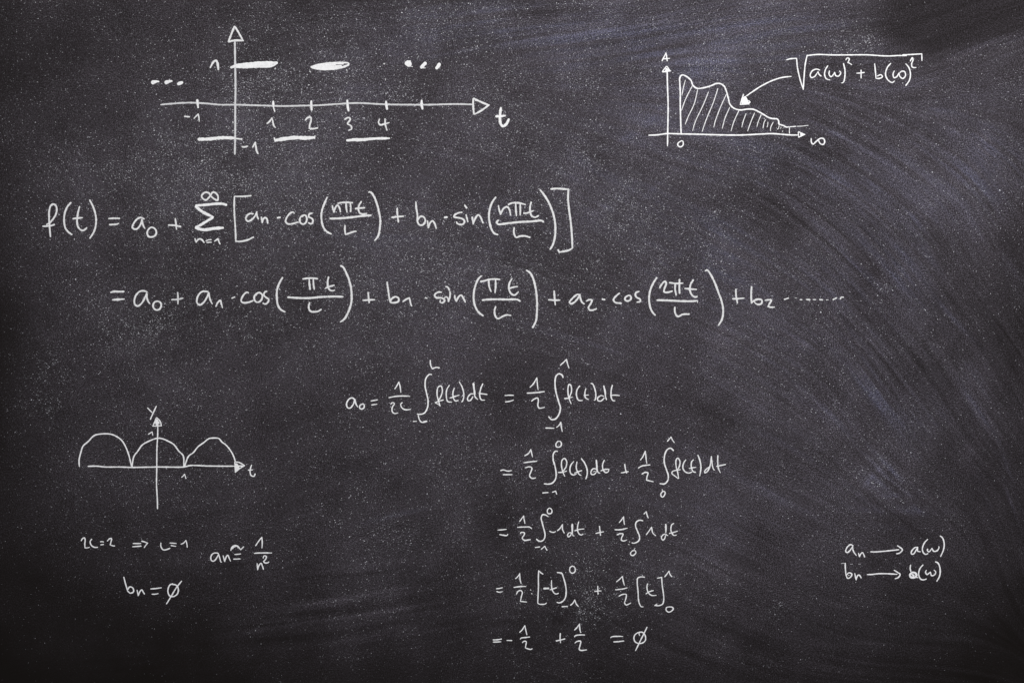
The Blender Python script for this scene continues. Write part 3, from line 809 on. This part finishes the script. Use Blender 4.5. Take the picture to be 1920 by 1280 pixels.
chalk_thing("root_formula", "bright chalk square root formula with two squared terms, right of the hatched graph", "chalk formula", 2.5, M_FRESH, [
    ("root_sign", 'O', [("85,200 140,186 205,182 / 215,290 250,440 281,535 / 290,400 305,240 325,150 / 450,138 600,143 800,143 1000,142 1240,155 1380,150 1470,152", 2.5), ("1410,142 1520,138 1636,131 / 1638,215", 2.5)]),
    ("letter_a", 'O', ["475,318 430,305 385,325 360,375 375,402 410,390 450,335 / 462,365 490,388"]),
    ("left_parenthesis", 'O', ["565,262 535,310 525,370 545,415 592,430"]),
    ("omega_sign", 'O', ["582,318 576,365 598,392 625,368 640,342 / 652,378 685,385 710,345 690,322"]),
    ("right_parenthesis", 'O', ["740,235 758,320 755,400 740,455 715,465"]),
    ("superscript_two", 'O', ["765,205 785,178 806,185 802,210 790,230 / 805,235 840,258"]),
    ("plus_sign", 'O', ["942,310 942,415", "885,352 930,350 985,342"]),
    ("letter_b", 'O', ["1096,238 1105,320 1112,410 / 1150,412 1186,392 1170,370 1118,388"]),
    ("left_parenthesis", 'O', ["1285,235 1240,290 1222,370 1250,430 1298,458 1330,435"]),
    ("omega_sign", 'O', ["1325,320 1308,360 1318,403 1350,392 1375,350 / 1388,392 1420,412 1450,380 1440,335 1405,330 1382,350"]),
    ("right_parenthesis", 'O', ["1450,240 1490,290 1506,360 1495,430 1450,498"]),
    ("superscript_two", 'O', ["1502,218 1528,175 1536,198 1520,245 1528,282 1576,288"]),
])

# ---- arches graph, lower left
chalk_thing("arches_graph", "chalk graph of three round arches along a t axis", "chalk drawing", 2.7, M_WHITE, [
    ("arch", 'P', ["96,682 92,620 110,540 130,485 180,440 235,385 300,370 380,370 430,385 490,425 525,475 560,560 590,680"]),
    ("arch", 'P', ["594,694 600,630 612,582 650,530 690,475 760,435 835,410 880,415 930,435 990,470 1035,530 1078,575 1085,640 1085,690"]),
    ("arch", 'P', ["1088,688 1130,580 1175,545 1220,490 1275,450 1320,415 1370,408 1415,412 1445,445 1490,480 1535,540 1560,590 1574,640"]),
    ("horizontal_axis", 'P', ["172,676 260,674 340,682 470,682 600,686 720,684 840,682 960,683 1080,682 1150,668 1300,672 1420,674 1570,674"]),
    ("arrowhead", 'P', [("1566,632 1610,640 1660,668 / 1610,700 1574,732 / 1566,632", 2.4), ("1580,655 1586,715", 5), ("1598,672 1600,696", 5), ("1615,672 1638,672", 4), ("1590,650 1600,690", 3)]),
    ("vertical_axis", 'P', [("838,290 836,400 830,500 828,700 826,850 834,1000 835,1082", 2.5)]),
    ("arrowhead", 'P', [("826,210 808,258 790,296 / 872,292 / 862,255 826,210", 2.4), ("828,240 832,285", 5), ("845,256 848,268", 4), ("818,262 826,286", 3)]),
    ("letter_y", 'P', [("738,120 788,172", 2.5), ("826,102 795,170 765,236", 2.5)]),
    ("digit_one", 'P', [("745,375 784,350 / 792,388", 2.4)]),
    ("digit_one", 'P', [("1058,780 1070,775 1092,750 / 1106,795", 2.4)]),
    ("letter_t", 'P', [("1728,658 1712,715 1722,762 1748,770 1762,742", 2.5), ("1690,712 1742,708", 2.4)]),
])
chalk_thing("period_note", "short chalk note with a double arrow, just below the arches graph", "chalk formula", 2.5, M_WHITE, [
    ("digit_two", 'Q', ["140,218 155,190 180,177 190,200 185,250 188,296 / 210,298 246,288"]),
    ("letter_l", 'Q', ["272,188 250,220 262,265 300,290 345,290"]),
    ("equals_sign", 'Q', ["368,225 390,222 415,228", "370,262 415,256"]),
    ("digit_two", 'Q', ["452,220 480,190 506,185 500,225 490,260 / 520,272 550,274"]),
    ("double_arrow", 'Q', ["758,245 865,245", "752,284 868,275", "862,215 900,225 940,240 / 915,270 895,300"]),
    ("letter_l", 'Q', ["1098,230 1100,285 1130,322 1175,315 1212,300"]),
    ("equals_sign", 'Q', ["1200,238 1290,245", "1215,268 1285,280"]),
    ("digit_one", 'Q', ["1335,255 1370,240 1398,208 / 1410,250 1415,298"]),
])
chalk_thing("zero_coefficient_note", "short chalk note bn equals crossed-out zero, lowest writing at the left", "chalk formula", 2.6, M_WHITE, [
    ("letter_b", 'Q', ["652,642 672,720 700,815 / 735,840 770,822 762,778 725,765 700,800"]),
    ("letter_n", 'Q', ["812,798 826,868 / 845,825 868,800 885,825 906,856"]),
    ("equals_sign", 'Q', ["970,790 1040,784 1110,774", "985,852 1030,852 1072,844"]),
    ("crossed_zero", 'Q', ["1245,724 1205,745 1182,810 1200,868 1245,882 1295,850 1308,790 1282,745 1240,735 1202,735", "1352,690 1280,780 1215,890 1162,975"]),
])
chalk_thing("coefficient_note", "short chalk note with a thick wavy sign and fraction over n squared", "chalk formula", 2.5, M_WHITE, [
    ("letter_a", 'T', ["430,505 380,490 310,505 270,570 280,640 325,655 380,600 425,515 / 450,600 472,672 492,665"]),
    ("letter_n", 'T', ["512,535 548,660 / 575,575 608,535 635,590 668,665"]),
    ("wavy_sign", 'T', [("668,450 690,380 740,345 800,350 868,425 / 935,358", 2.6), ("700,415 725,375 790,352 850,410", 2.8)], M_FULL),
    ("equals_sign", 'T', [("735,522 800,518 878,508", 2.4), ("715,614 870,608", 2.5)]),
    ("digit_one", 'T', ["1160,355 1230,250 1290,178 / 1298,280 1292,402"]),
    ("fraction_bar", 'T', ["1128,500 1210,492 1300,490 1500,490"]),
    ("letter_n", 'T', ["1194,690 1206,826 / 1228,750 1275,695 1300,750 1325,826"]),
    ("superscript_two", 'T', ["1318,602 1325,560 1355,545 1382,570 1362,620 1325,660 / 1350,688 1405,688 1438,662"]),
])

# ---- integrals, lower middle
chalk_thing("integral_line", "chalk line starting a0 with two tall integrals, top of the integral block", "chalk formula", 2.5, M_WHITE, [
    ("letter_a", 'V', [("165,572 130,548 90,565 62,620 75,665 105,670 140,630 162,565 / 175,620 200,662", 2.8)]),
    ("digit_zero", 'V', [("262,620 225,635 220,670 245,682 272,665 270,625 248,618", 2.8)]),
    ("equals_sign", 'V', ["350,586 440,570", "355,634 435,622"]),
    ("digit_one", 'V', ["638,445 665,405 690,358 / 705,410 715,490"]),
    ("fraction_bar", 'V', ["565,546 650,530 750,525 830,530"]),
    ("digit_two", 'V', ["588,628 612,605 636,615 610,665 612,715 640,735 685,725"]),
    ("letter_l", 'V', ["735,600 712,625 730,670 770,690 838,684"]),
    ("letter_l", 'V', ["1068,92 1070,150 1092,200 / 1140,182 1182,190"]),
    ("integral_sign", 'V', [("1090,270 1058,266 1015,315 1005,400 1020,480 1040,580 1032,670 995,730 945,745 905,740", 2.8)]),
    ("minus_sign", 'V', ["855,830 910,828"]),
    ("letter_l", 'V', ["920,750 938,810 960,838 990,840 1032,828", ("985,832 1030,824", 2.8)]),
    ("letter_f", 'V', ["1160,585 1190,540 1213,460 1195,405 1162,420 1148,500 1165,580 1188,650", ("1120,605 1170,588 1230,570", 2.3), ("1122,606 1160,622 1188,650", 2.0)]),
    ("left_parenthesis", 'V', ["1300,392 1265,450 1260,530 1278,592 1330,598"]),
    ("letter_t", 'V', ["1358,425 1340,480 1345,550 1370,585 1408,576", "1295,552 1350,535 1420,512"]),
    ("right_parenthesis", 'V', ["1412,352 1450,420 1470,510 1460,575 1442,600"]),
    ("letter_d", 'V', ["1590,500 1550,502 1515,550 1520,580 1545,580 1582,530", ("1584,370 1596,460 1602,510", 3.4), "1590,480 1608,540 1640,570"]),
    ("letter_t", 'V', ["1700,372 1672,440 1660,520 1680,570 1728,575", "1645,495 1700,500 1755,508"]),
    ("equals_sign", 'W', ["292,520 350,516 410,518", "298,596 350,590 410,572"]),
    ("digit_one", 'W', ["595,425 640,380 682,308 / 690,400 698,458"]),
    ("fraction_bar", 'W', ["560,492 660,486 778,472"]),
    ("digit_two", 'W', ["615,590 650,562 692,550 700,580 694,640 710,670 778,660"]),
    ("integral_sign", 'W', [("998,310 985,275 945,260 912,290 900,370 912,480 942,590 965,670 945,750 905,800 860,808 820,770", 2.9)]),
    ("digit_one", 'W', ["960,162 1005,120 1038,88 / 1050,140 1070,198"]),
    ("minus_sign", 'W', ["782,908 895,912"]),
    ("digit_one", 'W', ["912,905 945,880 970,840 / 975,890 988,958"]),
    ("letter_f", 'W', ["1070,545 1098,470 1090,400 1070,385 1056,430 1062,530 1095,625", "1008,556 1060,552 1115,535"]),
    ("left_parenthesis", 'W', ["1200,400 1165,450 1158,520 1182,575 1238,580"]),
    ("letter_t", 'W', ["1272,430 1258,490 1265,545 1305,570", "1240,520 1310,512"]),
    ("right_parenthesis", 'W', ["1328,372 1352,382 1380,450 1390,510 1382,570 1365,578"]),
    ("letter_d", 'W', ["1490,532 1455,520 1412,550 1415,580 1450,586 1495,545", ("1484,398 1500,470 1506,530", 3.2), "1500,520 1520,575"]),
    ("letter_t", 'W', ["1590,392 1575,450 1574,540 1595,580 1625,582", "1560,518 1620,515 1680,522"]),
], "lines of the integral block")
chalk_thing("integral_line", "chalk line adding two integrals of f(t) dt, just under the a0 line", "chalk formula", 2.5, M_WHITE, [
    ("equals_sign", 'X', ["135,630 185,618 240,635 310,626", ("172,686 318,686", 2.7)]),
    ("digit_one", 'X', ["482,418 540,385 578,325 / 590,380 605,440"]),
    ("fraction_bar", 'X', ["470,516 570,502 672,492"]),
    ("digit_two", 'X', ["492,590 550,573 592,588 580,645 560,700 590,738 655,732"]),
    ("digit_zero", 'X', [("970,205 940,245 945,282 972,292 1010,275 1018,238 1000,208 965,208", 2.5)]),
    ("integral_sign", 'X', [("970,355 935,348 903,390 900,470 925,560 942,660 935,745 890,805 830,822 762,815", 2.8)]),
    ("minus_sign", 'X', ["742,950 835,942"]),
    ("digit_one", 'X', ["882,942 935,922 / 950,965"]),
    ("letter_f", 'X', ["1030,650 1085,575 1092,490 1060,452 1028,480 1020,560 1040,650 1070,718", "965,655 1040,650 1100,632"]),
    ("left_parenthesis", 'X', ["1200,490 1155,550 1140,620 1160,678 1200,690 1240,668"]),
    ("letter_t", 'X', ["1245,495 1232,570 1240,620 1275,682 1310,700", "1200,665 1255,645 1318,625"]),
    ("right_parenthesis", 'X', [("1300,450 1350,515 1385,600 1390,680 1368,755", 2.8)]),
    ("letter_d", 'X', ["1530,608 1480,600 1445,640 1450,680 1490,682 1530,640", ("1520,470 1528,560 1532,640", 3.0), "1532,600 1548,655 1580,665", ("1475,646 1515,632", 1.8)]),
    ("letter_t", 'X', ["1640,470 1612,540 1618,610 1655,656 1695,640 1702,608 / 1640,612 1580,632"]),
    ("plus_sign", 'Y', ["240,530 250,600 270,672", "182,662 300,640"]),
    ("digit_one", 'Y', ["462,480 500,430 538,350 / 548,450 560,535"]),
    ("fraction_bar", 'Y', ["432,595 480,565 540,552 610,545"]),
    ("digit_two", 'Y', ["482,682 530,655 575,660 562,715 555,765 / 600,775 660,790"]),
    ("integral_sign", 'Y', [("948,345 900,305 850,330 815,410 812,520 840,610 868,700 860,770 815,818 742,815", 2.8)]),
    ("digit_one", 'Y', ["850,212 908,145 / 930,190 960,232"]),
    ("digit_zero", 'Y', [("780,890 782,930", 1.7), ("800,925 770,945 760,980 780,1010 808,990 822,945 800,922 775,935", 2.5)]),
    ("letter_f", 'Y', ["1000,620 1030,560 1035,490 1005,448 980,480 980,560 1000,640 1020,748", ("1018,745 970,710 920,668 930,640 1050,612", 2.2)]),
    ("left_parenthesis", 'Y', ["1125,465 1085,530 1080,600 1120,650 1170,662 1215,645"]),
    ("letter_t", 'Y', ["1235,468 1205,500 1200,580 1225,640 1268,655", "1160,598 1275,578"]),
    ("right_parenthesis", 'Y', [("1292,398 1325,490 1338,590 1318,712", 2.7)]),
    ("letter_d", 'Y', ["1475,575 1440,588 1390,640 1395,660 1430,640 1470,560 1488,428 / 1495,500 1510,585 1535,628"]),
    ("letter_t", 'Y', ["1582,402 1580,500 1590,600 1622,665", "1555,568 1620,555 1700,538"]),
], "lines of the integral block")
chalk_thing("integral_line", "chalk line of two short integrals, right above the square bracket line", "chalk formula", 2.4, M_WHITE, [
    ("equals_sign", 'Z1', ["215,510 300,505 390,495", "250,588 310,600 390,606 408,575"]),
    ("digit_one", 'Z1', ["612,362 650,310 690,258 / 700,330 715,402"]),
    ("fraction_bar", 'Z1', ["568,460 700,455 800,458 840,490"]),
    ("digit_two", 'Z1', ["625,575 650,552 700,558 702,590 665,655 700,692 820,680"]),
    ("digit_zero", 'Z1', ["1155,115 1120,145 1120,200 1155,218 1195,195 1192,140 1155,115"]),
    ("integral_sign", 'Z1', [("1138,272 1080,238 1030,235 1005,285 1020,370 1050,480 1075,600 1052,680 1000,712 950,700 915,665", 2.6)]),
    ("minus_sign", 'Z1', ["1150,525 1190,545 1235,550 1275,530"]),
    ("digit_one", 'Z1', ["1290,525 1335,490 1388,412 / 1390,500 1425,572"]),
    ("minus_sign", 'Z1', ["888,825 990,810"]),
    ("digit_one", 'Z1', ["1000,860 1035,830 1070,800 / 1090,840 1115,880"]),
    ("letter_d", 'Z1', ["1555,568 1515,555 1480,600 1492,632 1528,612 1560,550", ("1563,402 1566,480 1564,560", 3.2), "1566,560 1580,610 1612,612"]),
    ("letter_t", 'Z1', ["1685,348 1665,420 1660,520 1690,580 1730,598 1765,575", "1600,525 1680,500 1785,488"]),
    ("plus_sign", 'Z2', ["230,430 240,530 250,615", "155,572 230,555 315,538"]),
    ("digit_one", 'Z2', ["580,382 625,330 665,270 / 670,350 682,420"]),
    ("fraction_bar", 'Z2', [("500,502 600,504 740,474", 2.7)]),
    ("digit_two", 'Z2', ["538,600 600,573 655,582 632,640 625,690 670,705 732,680"]),
    ("integral_sign", 'Z2', [("1020,345 950,332 892,370 880,430 910,520 950,620 945,690 900,730 840,745 805,735", 2.7)]),
    ("digit_one", 'Z2', ["1025,225 1072,180 / 1090,250 1112,298"]),
    ("digit_zero", 'Z2', [("875,830 845,870", 1.7), "830,878 790,920 800,960 840,965 885,920 875,882 825,880"]),
    ("digit_one", 'Z2', ["1068,600 1120,530 1168,458 / 1190,560 1245,615"]),
    ("letter_d", 'Z2', ["1425,575 1370,600 1345,650 1370,690 1400,670 1424,590", ("1422,402 1426,480 1424,560", 3.2), "1424,570 1440,600 1470,606"]),
    ("letter_t", 'Z2', ["1575,388 1535,410 1515,480 1530,560 1570,605 1625,598", "1480,570 1560,552 1645,525"]),
    ("chalk_dot", 'Z2', [("768,720 772,722", 2.0), ("755,768 762,772", 2.2)]),
], "lines of the integral block")
chalk_thing("integral_line", "chalk line with the letter t inside two pairs of square brackets", "chalk formula", 2.4, M_WHITE, [
    ("equals_sign", 'Z3', ["190,510 250,503 315,488", "198,552 240,570 315,560"]),
    ("digit_one", 'Z3', ["538,330 580,295 618,238 / 625,340 645,420"]),
    ("fraction_bar", 'Z3', [("508,485 620,470 680,466 740,470", 2.7)]),
    ("digit_two", 'Z3', ["555,615 590,555 638,540 665,575 645,660 632,735 / 690,742 755,748"]),
    ("left_square_bracket", 'Z3', ["1045,250 1000,220 960,185 / 955,300 955,500 948,650 943,765 / 970,785 1080,782 1105,755"]),
    ("minus_sign", 'Z3', [("1048,506 1145,502", 3.8)], M_FULL),
    ("letter_t", 'Z3', ["1192,350 1190,440 1205,530 1245,592 1285,602 1322,585", "1155,530 1220,510 1290,488"]),
    ("right_square_bracket", 'Z3', [("1285,215 1375,232 1400,290 1440,430 1455,570 1435,680 1380,745 1320,762 1285,748", 2.6)]),
    ("digit_zero", 'Z3', ["1565,100 1525,130 1522,195 1565,230 1610,205 1618,150 1592,108 1558,104"]),
    ("minus_sign", 'Z3', [("1370,832 1490,826", 2.6)]),
    ("digit_one", 'Z3', ["1525,810 1570,775 1610,708 / 1640,790 1680,830"]),
    ("chalk_dot", 'Z3', [("815,530 820,535", 2.2), ("832,595 838,598", 2.4)]),
    ("plus_sign", 'Z4', ["198,450 205,620", "135,558 200,550 270,546"]),
    ("digit_one", 'Z4', ["530,390 600,330 642,285 / 660,380 682,455"]),
    ("fraction_bar", 'Z4', ["510,528 650,512 738,490"]),
    ("digit_two", 'Z4', ["572,645 650,610 712,612 712,655 680,765 / 710,800 805,760"]),
    ("left_square_bracket", 'Z4', ["1052,302 980,295 920,318 910,400 925,560 935,720 960,800 985,832 1025,832"]),
    ("letter_t", 'Z4', ["1102,408 1085,470 1100,560 1140,612 1185,630 1262,625", "1060,605 1130,562 1208,538"]),
    ("right_square_bracket", 'Z4', ["1262,320 1350,305 / 1360,450 1382,600 1386,720 1365,785 1300,812 1225,810 / 1275,776"]),
    ("digit_one", 'Z4', ["1400,300 1440,250 1482,192 / 1500,250 1540,300"]),
    ("digit_zero", 'Z4', ["1480,835 1435,850 1430,895 1470,928 1510,920 1560,870 1540,842 1480,835"]),
], "lines of the integral block")
chalk_thing("integral_line", "chalk line of two halves ending in crossed-out zero, bottom of the integral block", "chalk formula", 2.5, M_WHITE, [
    ("equals_sign", 'Z5', ["130,372 220,370 300,354", "132,412 290,406"]),
    ("minus_sign", 'Z5', ["378,382 488,384"]),
    ("digit_one", 'Z5', ["610,240 660,195 710,115 / 730,210 750,290"]),
    ("fraction_bar", 'Z5', ["628,364 640,342 720,330 808,318"]),
    ("digit_two", 'Z5', ["660,430 695,397 735,405 730,460 720,515 / 760,530 820,543 850,525"]),
    ("plus_sign", 'Z5', ["1350,245 1345,340 1355,435", "1265,392 1350,375 1440,352"]),
    ("digit_one", 'Z5', ["1600,200 1650,150 1695,85 / 1700,170 1718,250"]),
    ("fraction_bar", 'Z5', ["1600,325 1620,298 1700,283 1800,284"]),
    ("digit_two", 'Z5', ["1605,435 1650,400 1715,398 1705,470 1690,540 1715,560 1832,550"]),
    ("equals_sign", 'Z6', ["432,342 440,322 580,308 660,312", "480,408 580,402 678,390"]),
    ("crossed_zero", 'Z6', ["985,230 930,240 870,280 850,340 875,410 940,435 1010,425 1055,380 1055,300 1010,240 960,235 942,260 958,302", "1090,135 1040,240 960,400 875,575"]),
], "lines of the integral block")

# ---- the two arrow notes, lower right
chalk_thing("mapping_note", "bright chalk note an with long arrow to a(w)", "chalk formula", 2.5, M_FRESH, [
    ("letter_a", 'AA', ["322,265 280,243 230,280 205,345 230,362 270,330 308,270 / 320,340 370,412"]),
    ("letter_n", 'AA', ["395,365 412,422 / 430,385 455,362 475,390 492,436"]),
    ("arrow", 'AA', ["572,350 650,352 800,340 1010,318", "975,255 1020,285 1056,318 1015,368 960,382"]),
    ("letter_a", 'AA', ["1285,282 1240,290 1190,350 1190,380 1220,385 1260,330 1285,285 / 1285,340 1335,350"]),
    ("left_parenthesis", 'AA', ["1440,158 1385,220 1355,310 1375,370 1410,388 1448,372"]),
    ("letter_w", 'AA', ["1438,300 1430,330 1455,350 1500,300 / 1525,342 1575,335 1605,290 1600,265"]),
    ("right_parenthesis", 'AA', ["1615,108 1655,140 1682,220 1675,310 1625,430"]),
], "arrow notes at the lower right")
chalk_thing("mapping_note", "bright chalk note bn with long arrow to a blotted b(w)", "chalk formula", 2.5, M_FRESH, [
    ("letter_b", 'AA', ["198,515 200,600 210,700 / 235,748 280,728 298,685 255,665 215,700", ("235,708 268,700", 1.6)]),
    ("overline", 'AA', [("128,530 165,522 198,528", 1.3)], M_GREY),
    ("stray_mark", 'AA', [("260,542 320,532", 1.1)], M_FAINT),
    ("stray_mark", 'AA', [("388,534 438,536", 1.3)], M_GREY),
    ("letter_n", 'AA', ["340,668 350,720 362,770 / 385,705 408,700 442,748"]),
    ("arrow", 'AA', ["522,692 600,690 680,680 800,678 985,688", "925,622 985,660 1022,690 990,738 940,755"]),
    ("letter_b", 'AA', ["1182,540 1172,600 1186,655", ("1205,662 1168,700 1190,734 1238,735 1268,705 1245,665 1205,662", 3.6), ("1195,690 1230,705 1205,720", 3.2), ("1240,730 1300,740", 2.6)]),
    ("left_parenthesis", 'AA', ["1370,540 1315,610 1300,690 1330,760 1380,770 1422,754"]),
    ("letter_w", 'AA', ["1420,620 1403,655 1425,692 1445,680 1475,655 / 1495,708 1542,692 1555,650 1525,620"]),
    ("right_parenthesis", 'AA', [("1545,498 1590,520 1620,600 1615,710 1568,800", 2.7)]),
], "arrow notes at the lower right")
